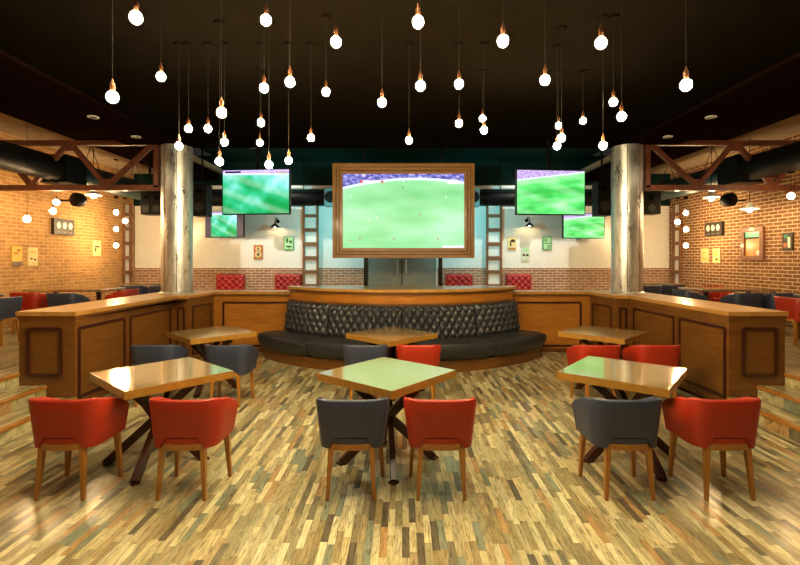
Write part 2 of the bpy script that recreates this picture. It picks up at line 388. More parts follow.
# ------------------------------------------------------------------ counters
def moulding(p0, p1, z0, z1, nrm, w=.036, t=.018):
    """rectangular picture moulding between two plan points on a vertical face"""
    m = MB(); p0, p1, nrm = Vector(p0 + (0,)), Vector(p1 + (0,)), Vector(nrm + (0,))
    o = nrm * t / 2
    for (a, za, b, zb) in ((p0, z0, p1, z0), (p0, z1, p1, z1)):
        m.bar(a + o + Vector((0, 0, za)), b + o + Vector((0, 0, zb)), t, w, bev=.005)
    for a in (p0, p1):
        m.bar(a + o + Vector((0, 0, z0)), a + o + Vector((0, 0, z1)), w, t, up=tuple(nrm), bev=.005)
    return m
def side_counter(s):
    side = 'left' if s < 0 else 'right'
    t = thing('wooden_counter', 'long wooden partition counter along the %s side carrying the %s steel column' % (side, side), 'counter', (s * 4.1, 6.5, 0))
    O = Vector((-s * 4.1, -6.5, 0))
    def mv(m): bmesh.ops.translate(m.bm, verts=m.bm.verts, vec=O); return m
    YT = 8.665
    pts = [(XC, YE), (XO, YE), (XO, YT), (3.52, YT), (3.58, 7.74), (XC + .04, 7.74), (XC + .04, 7.80), (XC, 7.80)]
    pp = [(s * x, y) for x, y in pts]
    mv(MB().poly(pp if s > 0 else pp[::-1], 0, 1.06)).build('counter_body', M['counter'], t)
    def off(k, z0, z1):
        q = [(XC - k, YE - k), (XO + k, YE - k), (XO + k, YT), (3.52 - k, YT), (3.58 - k, 7.74 - k), (XC - k, 7.74 - k)]
        q = [(s * x, y) for x, y in q]
        return mv(MB().poly(q if s > 0 else q[::-1], z0, z1))
    off(.006, 1.03, 1.06).build('cornice_moulding', M['counter'], t)
    off(.014, 1.06, 1.09).build('cornice_moulding', M['counter'], t)
    off(.024, 1.09, 1.14).build('counter_top', M['cap'], t)
    off(.004, 0, .07).build('plinth', M['counter'], t)
    for y0, y1 in ((5.44, 6.33), (6.47, 7.58)):
        mv(moulding((s * XC, y0), (s * XC, y1), .13, .94, (-s, 0))).build('panel_moulding', M['mould'], t)
    mv(moulding((s * 3.96, YE), (s * 4.34, YE), .40, .94, (0, -1))).build('panel_moulding', M['mould'], t)
    mv(moulding((s * 3.64, 7.74), (s * 3.74, 7.74), .13, .93, (0, -1), w=.03)).build('panel_moulding', M['mould'], t)
    mv(moulding((s * 3.57, 7.90), (s * 3.528, 8.55), .13, .93, (-s, 0))).build('panel_moulding', M['mould'], t)
side_counter(-1); side_counter(1)
BK = thing('wooden_counter', 'straight wooden partition running across the room behind the curved banquette', 'counter', (0, 8.9, 0))
def tr(m, v): bmesh.ops.translate(m.bm, verts=m.bm.verts, vec=v); return m
off = Vector((0, -8.9, 0))
tr(MB().box(-XO, XO, YP, 9.1, 0, 1.06), off).build('counter_body', M['arcwood'], BK)
tr(MB().box(-XO, XO, YP - .03, 9.1, 1.05, 1.09, .004), off).build('cornice_moulding', M['counter'], BK)
tr(MB().box(-XO - .05, XO + .05, YP - .05, 9.14, 1.09, 1.14, .006), off).build('counter_top', M['cap'], BK)
tr(MB().box(-3.5, 3.5, YP - .012, YP, 0, .07), off).build('plinth', M['counter'], BK)
for s in (-1, 1):
    tr(moulding((s * 3.36, YP), (s * 2.0, YP), .12, .93, (0, -1)), off).build('panel_moulding', M['mould'], BK)

# ------------------------------------------------------------------ curved counter and banquette
CY = 10.2
A = math.radians(51.5)
cc = thing('curved_counter', 'curved wooden serving counter wrapping behind the black leather banquette', 'counter', (0, 8.2, 0))
def segm(R, z0, z1, yb, m=None):
    m = m or MB()
    pts = [(R * math.sin(-A + 2 * A * i / 48), CY - R * math.cos(-A + 2 * A * i / 48) - 8.2) for i in range(49)]
    pts = pts + [(pts[-1][0], yb - 8.2), (pts[0][0], yb - 8.2)]
    return m.poly(pts, z0, z1)
segm(2.64, 0, 1.16, 8.66).build('counter_body', M['arcwood'], cc, True)
segm(2.665, 1.16, 1.205, 8.66).build('cornice_moulding', M['counter'], cc, True)
segm(2.70, 1.205, 1.25, 8.67).build('counter_top', M['cap'], cc, True)
segm(2.665, .985, 1.02, 8.66).build('lower_rail', M['counter'], cc, True)

bq = thing('curved_banquette', 'long curved black leather banquette with a button-tufted back', 'sofa', (0, 7.1, 0))
LC = (0, CY - 7.1)
m = MB().sweep([(2.68, 0), (3.15, 0), (3.15, .18), (2.68, .18)], LC, -A, A, 60); m.build('plinth', M['counter'], bq, True)
SEC = [(-A, math.radians(-27.5)), (math.radians(-27.5), 0), (0, math.radians(27.5)), (math.radians(27.5), A)]
for a0, a1 in SEC:
    g = .0018
    prof = [(2.68, .19), (3.17, .185), (3.235, .23), (3.275, .34), (3.285, .40), (3.265, .445), (3.20, .468), (3.05, .475), (2.85, .468), (2.68, .46)]
    mm = MB(); n = 22; c = LC; rings = []
    for i in range(n + 1):
        f = i / n; a = a0 + g + (a1 - a0 - 2 * g) * f
        e = min(f, 1 - f) * n
        pin = {0: .86, 1: .965}.get(int(e), 1.0)
        ring = []
        for r, z in prof:
            rr = 3.0 + (r - 3.0) * (1 if r < 2.7 else (.5 + .5 * pin)) ; zz = .30 + (z - .30) * pin
            ring.append(mm.bm.verts.new((c[0] + rr * math.sin(a), c[1] - rr * math.cos(a), zz)))
        rings.append(ring)
    k = len(prof)
    for R1, R2 in zip(rings, rings[1:]):
        for j in range(k): mm.bm.faces.new((R1[j], R2[j], R2[(j + 1) % k], R1[(j + 1) % k]))
    mm.bm.faces.new(rings[0]); mm.bm.faces.new(rings[-1][::-1])
    mm.build('seat_cushion', M['blackleather'], bq, True)
def tuft(u, v, a=.085, b=.092):
    p = u / (2 * a) + v / (2 * b); q = u / (2 * a) - v / (2 * b)
    s = abs(math.sin(PI * p) * math.sin(PI * q))
    dp, dq = p - round(p), q - round(q)
    dist = math.hypot(dp, dq)
    return s ** .55 - .35 * math.exp(-(dist / .13) ** 2)
for a0, a1 in SEC:
    mm = MB(); nu = 96; nv = 48; R0 = 2.70
    z0, z1 = .465, .99
    Lh = (a1 - a0) * R0
    npair = round(Lh / .135); aa = Lh / npair / 2
    rows = []
    for j in range(nv + 1):
        v = j / nv; z = z0 + (z1 - z0) * v
        row = []
        for i in range(nu + 1):
            u = i / nu; ang = a0 + .0015 + (a1 - a0 - .003) * u
            edge = min(1, min(u, 1 - u) * 14) * min(1, (1 - v) * 7, .4 + v * 7)
            edge = max(0, edge) ** .5
            h = (.032 + .046 * tuft(u * Lh, z - z0 - .06, aa, .105)) * edge
            lean = -.06 * v
            r = R0 + .03 + lean + h
            row.append(mm.bm.verts.new((LC[0] + r * math.sin(ang), LC[1] - r * math.cos(ang), z)))
        rows.append(row)
    for j in range(nv):
        for i in range(nu): mm.bm.faces.new((rows[j][i], rows[j][i + 1], rows[j + 1][i + 1], rows[j + 1][i]))
    # back skin
    bkr = []
    for j in (0, 1):
        bkr.append([mm.bm.verts.new((LC[0] + 2.645 * math.sin(a0 + .0015 + (a1 - a0 - .003) * i / nu), LC[1] - 2.645 * math.cos(a0 + .0015 + (a1 - a0 - .003) * i / nu), (z0, z1)[j])) for i in range(nu + 1)])
    for i in range(nu):
        mm.bm.faces.new((bkr[0][i + 1], bkr[0][i], bkr[1][i], bkr[1][i + 1]))
        mm.bm.faces.new((rows[nv][i], rows[nv][i + 1], bkr[1][i + 1], bkr[1][i])); mm.bm.faces.new((rows[0][i + 1], rows[0][i], bkr[0][i], bkr[0][i + 1]))
    mm.bm.faces.new([rows[j][0] for j in range(nv + 1)] + [bkr[1][0], bkr[0][0]])
    mm.bm.faces.new([rows[j][nu] for j in range(nv + 1)][::-1] + [bkr[0][nu], bkr[1][nu]])
    bmesh.ops.recalc_face_normals(mm.bm, faces=mm.bm.faces)
    mm.build('tufted_back', M['blackleather'], bq, True)

# ------------------------------------------------------------------ columns
for s, side in ((-1, 'left'), (1, 'right')):
    t = thing('steel_column', 'round mottled steel column rising from the %s wooden counter to the ceiling' % side, 'column', (s * 4.08, 8.4, 1.14)); t['kind'] = 'thing'
    MB().lathe([(.265, 0), (.265, 2.64)], n=56).build('column_shaft', M['steel'], t, True)
    MB().lathe([(.30, 0), (.30, .012), (.27, .03)], n=56).build('base_ring', M['steel'], t, True)
    for ang in (-1.15, -2.0):
        MB().bar((.266 * math.cos(ang), .266 * math.sin(ang), .01), (.266 * math.cos(ang), .266 * math.sin(ang), 2.63), .008).build('seam', M['copper'], t)

# ------------------------------------------------------------------ chairs
def chair_shell():
    m = MB(); n = 44; th = .038
    path = []
    def pt(u, a, dep):   # u 0..1 around
        L1 = .22
        t = u
        if t < .25: return Vector((-a, .42 - (t / .25) * L1, 0))
        if t > .75: return Vector((a, .42 - ((1 - t) / .25) * L1, 0))
        w = (t - .25) / .5 * PI
        cx = -math.cos(w); sy = math.sin(w); e = .55
        return Vector((a * math.copysign(abs(cx) ** e, cx), .20 - dep * abs(sy) ** e, 0))
    rings = []
    for i in range(n + 1):
        u = i / n
        f = abs(u - .5) * 2           # 0 back .. 1 arm tip
        zt = .732 - .122 * (max(0, (f - .34)) / .66) ** .9 if f > .34 else .732
        if f > .92: zt -= (f - .92) * .3
        zb = .375
        x0 = pt(u, .24, .18)
        back = max(0, min(1, (.155 - abs(x0.x)) / .02)) if f < .6 else 0
        zb += .082 * back
        # sections from bottom to top, leaning outward
        def at(k, inner):
            a = .238 + .038 * k; dep = .185 + .028 * k
            if inner: a -= th; dep -= th
            p = pt(u, a, dep)
            z = zb + (zt - zb) * k
            p.z = z; return p
        ring = [at(0, False)] + [at(k, False) for k in (.08, .3, .6, .93)]
        o, q = at(1, False), at(1, True)
        ring[-1] = at(.95, False)
        ring += [o * .85 + q * .15 + Vector((0, 0, -.004)), o * .5 + q * .5 + Vector((0, 0, .004)), o * .15 + q * .85 + Vector((0, 0, -.004))]
        ring += [at(k, True) for k in (.95, .6, .3, .08, 0)]
        rings.append([m.bm.verts.new(v) for v in ring])
    k = len(rings[0])
    for a, b in zip(rings, rings[1:]):
        for j in range(k): m.bm.faces.new((a[j], b[j], b[(j + 1) % k], a[(j + 1) % k]))
    m.bm.faces.new(rings[0]); m.bm.faces.new(rings[-1][::-1])
    return m
def seat_outline(a, y0, y1, n=28, e=.55):
    pts = []
    for i in range(n + 1):
        w = PI * i / n; c, s_ = math.cos(w), math.sin(w)
        pts.append((a * math.copysign(abs(c) ** e, c), y0 + .17 - .17 * s_ ** e))
    return [(a, y1 - .03), (a - .03, y1)][::-1] + pts + [(-a, y1 - .03), (-a + .03, y1)]
def make_chair(colour):
    nm = {'red': 'red leatherette tub chair', 'grey': 'charcoal leatherette tub chair'}[colour]
    t = thing('tub_chair', nm, 'chair')
    mt = M[colour]
    chair_shell().build('backrest', mt, t, True)
    m = MB(); m.poly(seat_outline(.188, .018, .44)[::-1], .408, .450)
    m.build('seat', mt, t, True)
    s2 = MB(); s2.poly(seat_outline(.185, .06, .43)[::-1], .450, .47)
    s2.build('seat_pad', mt, t, True)
    m = MB(); m.poly(seat_outline(.182, .012, .42)[::-1], .365, .408)
    m.build('seat_rail', M['chairwood'], t, True)
    for sx in (-1, 1):
        MB().bar((sx * .148, .055, .375), (sx * .170, .025, 0), .04, .04, .62, bev=.004).build('leg', M['chairwood'], t)
        MB().bar((sx * .192, .385, .375), (sx * .216, .40, 0), .042, .042, .6, bev=.004).build('leg', M['chairwood'], t)
    return t
protos = {}
def chair(colour, x, y, rz, label, group, z=0):
    if colour not in protos:
        t = protos[colour] = make_chair(colour)
        t.location = (x, y, z); t.rotation_euler = (0, 0, rz); t['label'] = label; t['group'] = group
        return t
    return dup(protos[colour], (x, y, z), rz, label, group)
G = 'tub chairs around the tables on the lower floor'
YN, YM = 3.33, 5.44
chair('red', -2.48, YN, 0, 'leftmost red tub chair in the front row, nearest the left steps', G)
chair('red', -1.60, YN, 0, 'red tub chair in the front row, second from the left, at the front left table', G)
chair('grey', -.37, YN, 0, 'charcoal tub chair with its back to us at the front centre table', G)
chair('red', .285, YN, 0, 'red tub chair on the near side of the front centre table, beside a charcoal one', G)
chair('grey', 1.65, YN, 0, 'charcoal tub chair on the near side of the front right table', G)
chair('red', 2.375, YN, 0, 'rightmost red tub chair in the front row, by the right steps', G)
chair('grey', -2.97, YM, 0, 'charcoal tub chair against the left counter, left one at the back left table', G)
chair('grey', -2.09, YM, 0, 'charcoal tub chair at the back left table, the one nearer the banquette', G)
chair('grey', -.44, YM, 0, 'charcoal tub chair between the two centre tables, partly behind the front one', G)
chair('red', .20, YM, 0, 'red tub chair between the two centre tables, facing the black banquette', G)
chair('red', 2.35, YM, 0, 'red tub chair at the back right table, the one nearer the banquette', G)
chair('red', 3.06, YM, 0, 'red tub chair beside the right counter at the back right table', G)

# ------------------------------------------------------------------ tables
HD = .62
def make_table():
    t = thing('cafe_table', 'square table', 'table')
    S = HD / math.sqrt(2)
    m = MB().box(-S + .002, S - .002, -S + .002, S - .002, .69, .75, .002); m.build('tabletop', M['tabletop'], t)
    e_ = .006
    m = MB().box(-S, S, -S, -S + e_, .685, .7495).box(-S, S, S - e_, S, .685, .7495).box(-S, -S + e_, -S + e_, S - e_, .685, .7495).box(S - e_, S, -S + e_, S - e_, .685, .7495); m.build('edge_band', M['edge'], t)
    MB().box(-.30, .30, -.05, .05, .655, .685).box(-.05, .05, -.30, .30, .655, .685).build('mounting_plate', M['darkleg'], t)
    for k in range(4):
        a = PI / 4 + k * PI / 2
        d_ = Vector((math.cos(a), math.sin(a), 0)); n_ = Vector((-d_.y, d_.x, 0))
        sh_ = Vector((-.08, -.08, 0))
        p = d_ * .40 + n_ * .02 + sh_; q = -d_ * .30 + n_ * .02 + sh_ * .5
        l = MB().bar(Vector((p.x, p.y, .012)), Vector((q.x, q.y, .66)), .05, .07, bev=.004).build('leg', M['darkleg'], t)
        MB().box(p.x - .03, p.x + .03, p.y - .03, p.y + .03, 0, .02).build('foot_cap', M['darkleg'], l)
    return t
tp = None
def table(x, y, rz, label, z=0, sc=None):
    global tp
    if tp is None:
        tp = make_table(); tp.location = (x, y, z); tp.rotation_euler = (0, 0, rz); tp['label'] = label; tp['group'] = 'square wooden tables'; return tp
    return dup(tp, (x, y, z), rz, label)
Q = PI / 4
table(-2.13, 4.11, Q + .06, 'square wooden table at the front left with a bright glossy top')
table(-.13, 4.12, Q + .09, 'square wooden table at the front centre, its top shining pale green')
table(1.99, 4.17, Q + .10, 'square wooden table at the front right with two chairs before it')
table(-2.62, 6.36, Q, 'square wooden table further back on the left, beside the column pedestal')
table(-.14, 6.24, Q, 'square wooden table standing right in front of the curved banquette')
table(2.77, 6.38, Q, 'square wooden table further back on the right, in front of the right column')

# ------------------------------------------------------------------ side rooms furniture
def long_table(x, y, w, dp, label):
    t = thing('dining_table', label, 'table', (x, y, ZR), 0, 'tables on the raised side floors')
    MB().box(-w / 2, w / 2, -dp / 2, dp / 2, .70, .75, .012).build('tabletop', M['tabletop'], t)
    for sx in (-1, 1):
        for sy in (-1, 1):
            MB().bar((sx * (w / 2 - .1), sy * (dp / 2 - .08), .70), (sx * (w / 2 - .06), sy * (dp / 2 - .06), 0), .06, .06, .7).build('leg', M['darkleg'], t)
long_table(-6.5, 9.25, 1.5, .8, 'long brown table along the left brick wall behind the left counter')
long_table(-7.02, 7.3, .7, .9, 'brown table at the far left edge, beside a charcoal chair')
long_table(-6.1, 11.4, 1.5, .7, 'small distant table in the far left corner by the ladder')
long_table(6.5, 9.25, 1.5, .8, 'long brown table along the right brick wall under the small framed panel')
long_table(6.95, 7.3, .8, .9, 'brown table at the far right edge, beside a red chair')
long_table(6.1, 11.4, 1.5, .7, 'small distant table in the far right corner by the ladder')
G2 = 'tub chairs on the raised side floors'
H = PI / 2
chair('grey', -6.1, 7.25, H, 'charcoal tub chair cut by the left edge of the photo', G2, ZR)
chair('grey', -6.0, 8.08, 0, 'charcoal tub chair showing just above the left counter near its front end', G2, ZR)
chair('red', -6.75, 8.2, 0, 'red tub chair just left of a charcoal one above the left counter', G2, ZR)
chair('red', -5.32, 9.2, H, 'red tub chair at the right end of the long table, left brick room', G2, ZR)
chair('grey', -6.15, 10.45, 0, 'charcoal tub chair far back on the left, before the corner table', G2, ZR)
chair('grey', -5.50, 10.45, 0, 'charcoal tub chair far back, just left of the left steel column', G2, ZR)
chair('red', -6.15, 12.35, PI, 'red tub chair in the far left corner under the ladder', G2, ZR)
chair('red', 5.98, 7.25, -H, 'red tub chair cut by the right edge of the photo', G2, ZR)
chair('grey', 6.1, 8.08, 0, 'charcoal tub chair just above the right counter near its front end', G2, ZR)
chair('grey', 6.75, 8.08, 0, 'charcoal tub chair beyond the right counter, nearer the brick wall', G2, ZR)
chair('grey', 5.32, 8.95, -H, 'charcoal tub chair sideways at the left end of the right long table', G2, ZR)
chair('red', 6.9, 10.35, PI, 'red tub chair on the far side of the right long table', G2, ZR)
chair('grey', 5.65, 10.45, 0, 'charcoal tub chair far back, just right of the right steel column', G2, ZR)
chair('grey', 6.3, 10.75, 0, 'charcoal tub chair far back on the right, second from the column', G2, ZR)

def tufted_seat(x0, x1, label):
    w = x1 - x0
    t = thing('tufted_seat', label, 'seat', ((x0 + x1) / 2, YB - .02, ZR), 0, 'red tufted seats along the back wall')
    mm = MB(); nu, nv = 40, 32; rows = []
    z0, z1 = .42, .915
    for j in range(nv + 1):
        row = []
        for i in range(nu + 1):
            u, v = i / nu, j / nv
            e = (min(1, min(u, 1 - u) * 10) * min(1, min(v, 1 - v) * 8)) ** .5
            x = -w / 2 + w * u; z = z0 + (z1 - z0) * v
            # round the top corners
            row.append(mm.bm.verts.new((x * (1 - .03 * max(0, (v - .85) / .15) ** 2), -.09 - .08 * e * (.45 + .55 * tuft(x, z - z0, w / 8, .085)), z)))
        rows.append(row)
    for j in range(nv):
        for i in range(nu): mm.bm.faces.new((rows[j][i], rows[j][i + 1], rows[j + 1][i + 1], rows[j + 1][i]))
    b4 = [[mm.bm.verts.new((-w / 2 + w * u, -.01, z)) for u in (0, 1)] for z in (z0, z1)]
    mm.bm.faces.new((b4[0][1], b4[0][0], b4[1][0], b4[1][1]))
    mm.bm.faces.new(rows[nv] + [b4[1][1], b4[1][0]]); mm.bm.faces.new(rows[0][::-1] + [b4[0][0], b4[0][1]])
    mm.bm.faces.new([r[0] for r in rows] + [b4[1][0], b4[0][0]]); mm.bm.faces.new([r[nu] for r in rows][::-1] + [b4[0][1], b4[1][1]])
    mm.build('backrest', M['redtuft'], t, True)
    MB().box(-w / 2, w / 2, -.60, -.06, .28, .44, .03).build('seat', M['redtuft'], t, True)
    MB().box(-w / 2 + .03, w / 2 - .03, -.56, -.06, 0, .28).build('base', M['darkleg'], t)
tufted_seat(-5.09, -4.33, 'red tufted seat back at the brick wall beneath the small left television')
tufted_seat(-3.48, -2.76, 'red tufted seat back right beside the left ladder at the back wall')
tufted_seat(1.20, 1.93, 'crimson tufted seat back between the glass door and the right ladder')
tufted_seat(2.86, 3.55, 'crimson tufted seat back just right of the right ladder')

# ------------------------------------------------------------------ ladders
def ladder(w, z0, z1, nr, zr0, step):
    """ladder lying against a wall, local x across, -y toward the room"""
    pass
def make_ladder(loc, rz, w, label, ext=0.0):
    t = thing('wall_ladder', label, 'ladder', loc, rz, 'decorative ladders on the walls')
    H_ = 2.79
    MB().box(-w / 2, w / 2, -.012, -.002, 0, H_).build('backing_panel', M['white'], t)
    for sx in (-1, 1):
        MB().box(sx * w / 2 - .03, sx * w / 2 + .03, -.06, -.012, 0, H_, .004).build('rail', M['ladder'], t)
    z = .17
    while z < H_ - .05:
        MB().box(-w / 2 - ext, w / 2 + ext, -.085, -.058, z, z + .09, .004).build('rung', M['ladder'], t)
        z += .383
make_ladder((-2.51, YB - .035, ZR), 0, .38, 'brown wooden ladder on the back wall left of the big screen')
make_ladder((2.53, YB - .035, ZR), 0, .38, 'brown wooden ladder on the back wall right of the big screen')
make_ladder((-XW + .005, 12.4, ZR), PI / 2, .30, 'brown ladder in the far left corner on the tan brick wall', .03)
make_ladder((XW - .005, 12.4, ZR), -PI / 2, .30, 'brown ladder in the far right corner on the brown brick wall', .03)

# ------------------------------------------------------------------ screens
def tv(name, px, d, rz, mat, label, thick=.07, bez=.018, side=0, bars=False):
    x0, x1, y0, y1 = px
    a, b = P(x0, y1, d), P(x1, y0, d)
    w = (b.x - a.x); h = b.z - a.z; c = ((a.x + b.x) / 2, d, (a.z + b.z) / 2)
    t = thing(name, label, 'television', c, rz, 'wall and ceiling televisions')
    MB().box(-w / 2, w / 2, 0, thick, -h / 2, h / 2, .006).build('casing', M['black'], t)
    pw = w / 2 - bez
    if bars:
        MB().box(-pw * .72, pw * .66, -.006, .0, -h / 2 + bez, h / 2 - bez).build('screen', mat, t)
        MB().box(-pw, pw, -.003, -.0005, -h / 2 + bez, h / 2 - bez).build('screen_surround', M['navy'], t)
    else:
        MB().box(-pw, pw, -.006, 0, -h / 2 + bez, h / 2 - bez).build('screen', mat, t)
    return t, w, h
M['navy'] = emis('dim_blue_screen_edge', (.01, .015, .06, 1), 1)
dT = 8.0
t, w, h = tv('television', (220.5, 291, 169, 214.5), dT, -.10, M['screen_l'], 'large television hanging from the ceiling on the left, showing a cyan-green pitch')
MB().bar((0, .1, h / 2 - .1), (0, .1, 4.45 - t.location.z), .05).box(-.2, .2, .06, .12, -.15, .15).build('ceiling_mount', M['black'], t)
MB().box(-w * .45, -w * .22, -.010, -.0065, h / 2 - .065, h / 2 - .035).build('scoreboard', M['black'], t)
MB().box(w * .33, w * .46, -.010, -.0065, h / 2 - .085, h / 2 - .055).build('caption_bar', M['offwhite'], t)
t, w, h = tv('television', (515, 587, 169.5, 215), dT, .10, M['screen_r'], 'large television hanging from the ceiling on the right, showing a bright green pitch')
MB().bar((0, .1, h / 2 - .1), (0, .1, 4.45 - t.location.z), .05).box(-.2, .2, .06, .12, -.15, .15).build('ceiling_mount', M['black'], t)
t, w, h = tv('television', (204.5, 244.5, 211.5, 237.5), 12.2, -.08, M['screen_l'], 'small television on the back wall left, below the large hanging one', bars=True)
MB().box(-.1, .1, .06, .60, -.05, .05).build('wall_bracket', M['black'], t)
t, w, h = tv('television', (562, 606, 213, 238.5), 12.2, .12, M['screen_r'], 'small television on the back wall right, below the large hanging one')
MB().box(-.1, .1, .06, .60, -.05, .05).build('wall_bracket', M['black'], t)

dS = 10.5
a, b = P(333, 258, dS), P(474, 164, dS); w, h = b.x - a.x, b.z - a.z
ps = thing('projection_screen', 'huge wood-framed screen above the curved counter showing a football match', 'screen', ((a.x + b.x) / 2, dS, (a.z + b.z) / 2))
W_, H_ = w / 2, h / 2
MB().box(-W_ + .05, W_ - .05, .01, .10, -H_ + .05, H_ - .05).build('back_panel', M['black'], ps)
for k, (o0, o1, dep) in enumerate(((0, .07, .08), (.07, .088, .045), (.088, .14, .055), (.14, .158, .022), (.158, .226, .035))):
    m = MB()
    m.box(-W_ + o0, W_ - o0, -dep, .02, H_ - o1, H_ - o0, .004); m.box(-W_ + o0, W_ - o0, -dep, .02, -H_ + o0, -H_ + o1, .004)
    m.box(-W_ + o0, -W_ + o1, -dep, .02, -H_ + o1, H_ - o1, .004); m.box(W_ - o1, W_ - o0, -dep, .02, -H_ + o1, H_ - o1, .004)
    m.build('frame_moulding', M['frame_shade' if k in (1, 3) else 'frame'], ps)
MB().box(-W_ + .22, W_ - .22, -.012, .005, -H_ + .22, H_ - .22).build('screen', M['screen_big'], ps)
M['adw'] = emis('banner_white', (.9, .85, .95, 1), 1.1); M['adr'] = emis('banner_red', (.75, .08, .1, 1), 1.0)
for u0, u1, v0, v1, mt in ((.15, .35, .88, .91, 'adw'), (.145, .165, .87, .915, 'adr'), (.315, .335, .875, .91, 'adr'), (.86, .95, .86, .92, 'adw'), (.82, 1.0, .005, .035, 'adw')):
    iw, ih = w - .44, h - .44
    MB().box(-iw / 2 + u0 * iw, -iw / 2 + u1 * iw, -.016, -.0125, -ih / 2 + v0 * ih, -ih / 2 + v1 * ih).build('pitch_banner', M[mt], ps)
for x in (-.9, .9):
    MB().bar((x, .06, H_ - .1), (x, .06, 4.45 - ps.location.z), .04).build('hanger', M['black'], ps)

for px in (366, 440.3):
    X = (px - 402) * (dS + .08) / F - ps.location.x
    MB().box(X - .045, X + .045, .03, .12, ZR - ps.location.z, -H_ + .1, .004).build('support_post', M['black'], ps)
# ------------------------------------------------------------------ back wall fittings
def poster(loc, rz, w, h, base, marks, label, name='poster'):
    t = thing(name, label, 'picture', loc, rz, 'small pictures on the walls')
    MB().box(-w / 2, w / 2, -.03, 0, -h / 2, h / 2, .004).build('board', base, t)
    for i, (kind, x, z, sx, sz, mt) in enumerate(marks):
        m = MB()
        if kind == 'o':
            m.lathe([(1, -.037), (1, -.029)], n=20, axis='Y')
            for v in m.bm.verts: v.co.x *= sx * w; v.co.z *= sz * h
            bmesh.ops.translate(m.bm, verts=m.bm.verts, vec=(x * w, 0, z * h))
        else:
            m.box((x - sx) * w, (x + sx) * w, -.036, -.029, (z - sz) * h, (z + sz) * h)
        m.build('printed_mark', M[mt], t)
for nm, c in (('p_orange', (.72, .40, .18)), ('p_green', (.35, .60, .38)), ('p_cream', (.86, .78, .55)), ('p_pale', (.80, .84, .74)), ('p_dark', (.22, .18, .12)),
              ('p_yellow', (.85, .70, .32)), ('p_grey', (.45, .40, .38)), ('p_frame', (.17, .14, .09)), ('p_white', (.9, .88, .8)), ('p_teal', (.2, .5, .45)), ('p_lgreen', (.65, .85, .62))):
    M[nm] = plain(nm, c, .5)
YQ = YB + .018
def bp(x0, x1, y0, y1):
    a, b = P(x0, y1, YQ), P(x1, y0, YQ)
    return (((a.x + b.x) / 2, YQ, (a.z + b.z) / 2), 0, b.x - a.x, b.z - a.z)
poster(*bp(254, 263, 245, 259), M['p_orange'], [('o', 0, .22, .32, .2, 'p_cream'), ('o', 0, .22, .12, .08, 'p_orange'), ('o', 0, -.18, .38, .25, 'p_cream'), ('o', 0, -.18, .15, .1, 'p_orange')], 'small orange picture with a pale figure-eight shape, left back wall')
poster(*bp(284, 294, 236.5, 250), M['p_green'], [('r', 0, 0, .42, .44, 'p_lgreen'), ('r', -.15, .2, .1, .16, 'p_green'), ('r', .2, .1, .12, .1, 'p_green'), ('r', 0, -.25, .25, .06, 'p_green')], 'small green picture near the left ladder on the back wall')
poster(*bp(507, 516, 237, 250), M['p_cream'], [('o', .12, .2, .25, .12, 'p_dark'), ('o', .12, .13, .25, .1, 'p_cream'), ('r', -.12, 0, .07, .2, 'p_dark'), ('r', 0, -.4, .42, .05, 'p_orange')], 'small cream picture with a dark curved mark right of the right ladder')
poster(*bp(521, 529.5, 247.5, 261), M['p_pale'], [('r', 0, .32, .32, .1, 'p_lgreen'), ('o', -.2, -.05, .13, .09, 'p_dark'), ('o', .2, -.05, .13, .09, 'p_dark'), ('r', 0, -.1, .4, .03, 'p_orange')], 'pale picture with two dark dots, lowest on the right back wall')
poster(*bp(542, 551.5, 236.5, 250), M['p_green'], [('r', 0, .22, .36, .2, 'p_lgreen'), ('r', 0, -.24, .36, .2, 'p_lgreen'), ('r', -.15, .2, .08, .12, 'p_green'), ('r', .15, -.25, .08, .12, 'p_green')], 'small green picture left of the small right television')
def side_at(s, x0, x1, y0, y1):
    """poster placement on a side wall from its pixel box"""
    X = XW
    da, db = X * F / abs(x0 - 402), X * F / abs(x1 - 402)
    dm = (da + db) / 2
    return ((s * (X + .004), dm, CZ + (259 - (y0 + y1) / 2) * dm / F), -PI / 2 if s > 0 else PI / 2, abs(da - db), (y1 - y0) * dm / F)
poster(*side_at(-1, 10.6, 21, 246.5, 266), M['p_yellow'], [('r', 0, -.38, .48, .11, 'p_grey'), ('r', -.1, .15, .2, .04, 'p_orange'), ('o', .15, .3, .15, .08, 'p_orange')], 'yellow picture with a grey lower corner, leftmost on the left brick wall')
poster(*side_at(-1, 27, 36.5, 247.5, 266), M['p_cream'], [('o', -.18, -.1, .12, .05, 'p_dark'), ('o', .2, -.15, .12, .05, 'p_dark'), ('r', 0, .25, .25, .06, 'p_yellow')], 'cream picture, second from the left on the left brick wall')
poster(*side_at(-1, 92, 100, 240.5, 256), M['p_cream'], [('r', 0, .1, .28, .05, 'p_dark'), ('r', -.2, -.1, .08, .12, 'p_dark')], 'single cream picture nearest the far corner of the left brick wall')
poster(*side_at(1, 702, 709, 248.5, 263), M['p_cream'], [('r', 0, .2, .3, .06, 'p_yellow'), ('r', 0, -.2, .3, .1, 'p_yellow')], 'plain yellowish picture, left of a pair on the right brick wall')
poster(*side_at(1, 713.5, 721, 248.5, 263), M['p_cream'], [('o', .1, -.25, .15, .08, 'p_dark'), ('r', -.1, .15, .2, .12, 'p_yellow')], 'yellowish picture with a dark spot, right of a pair on the right wall')
poster(*side_at(1, 783.5, 794, 232.5, 250.5), M['p_dark'], [('o', -.1, .28, .2, .12, 'p_teal'), ('r', .18, -.05, .12, .3, 'p_white'), ('r', -.2, -.2, .15, .12, 'p_orange')], 'dark multicoloured picture near the right edge on the brick wall')
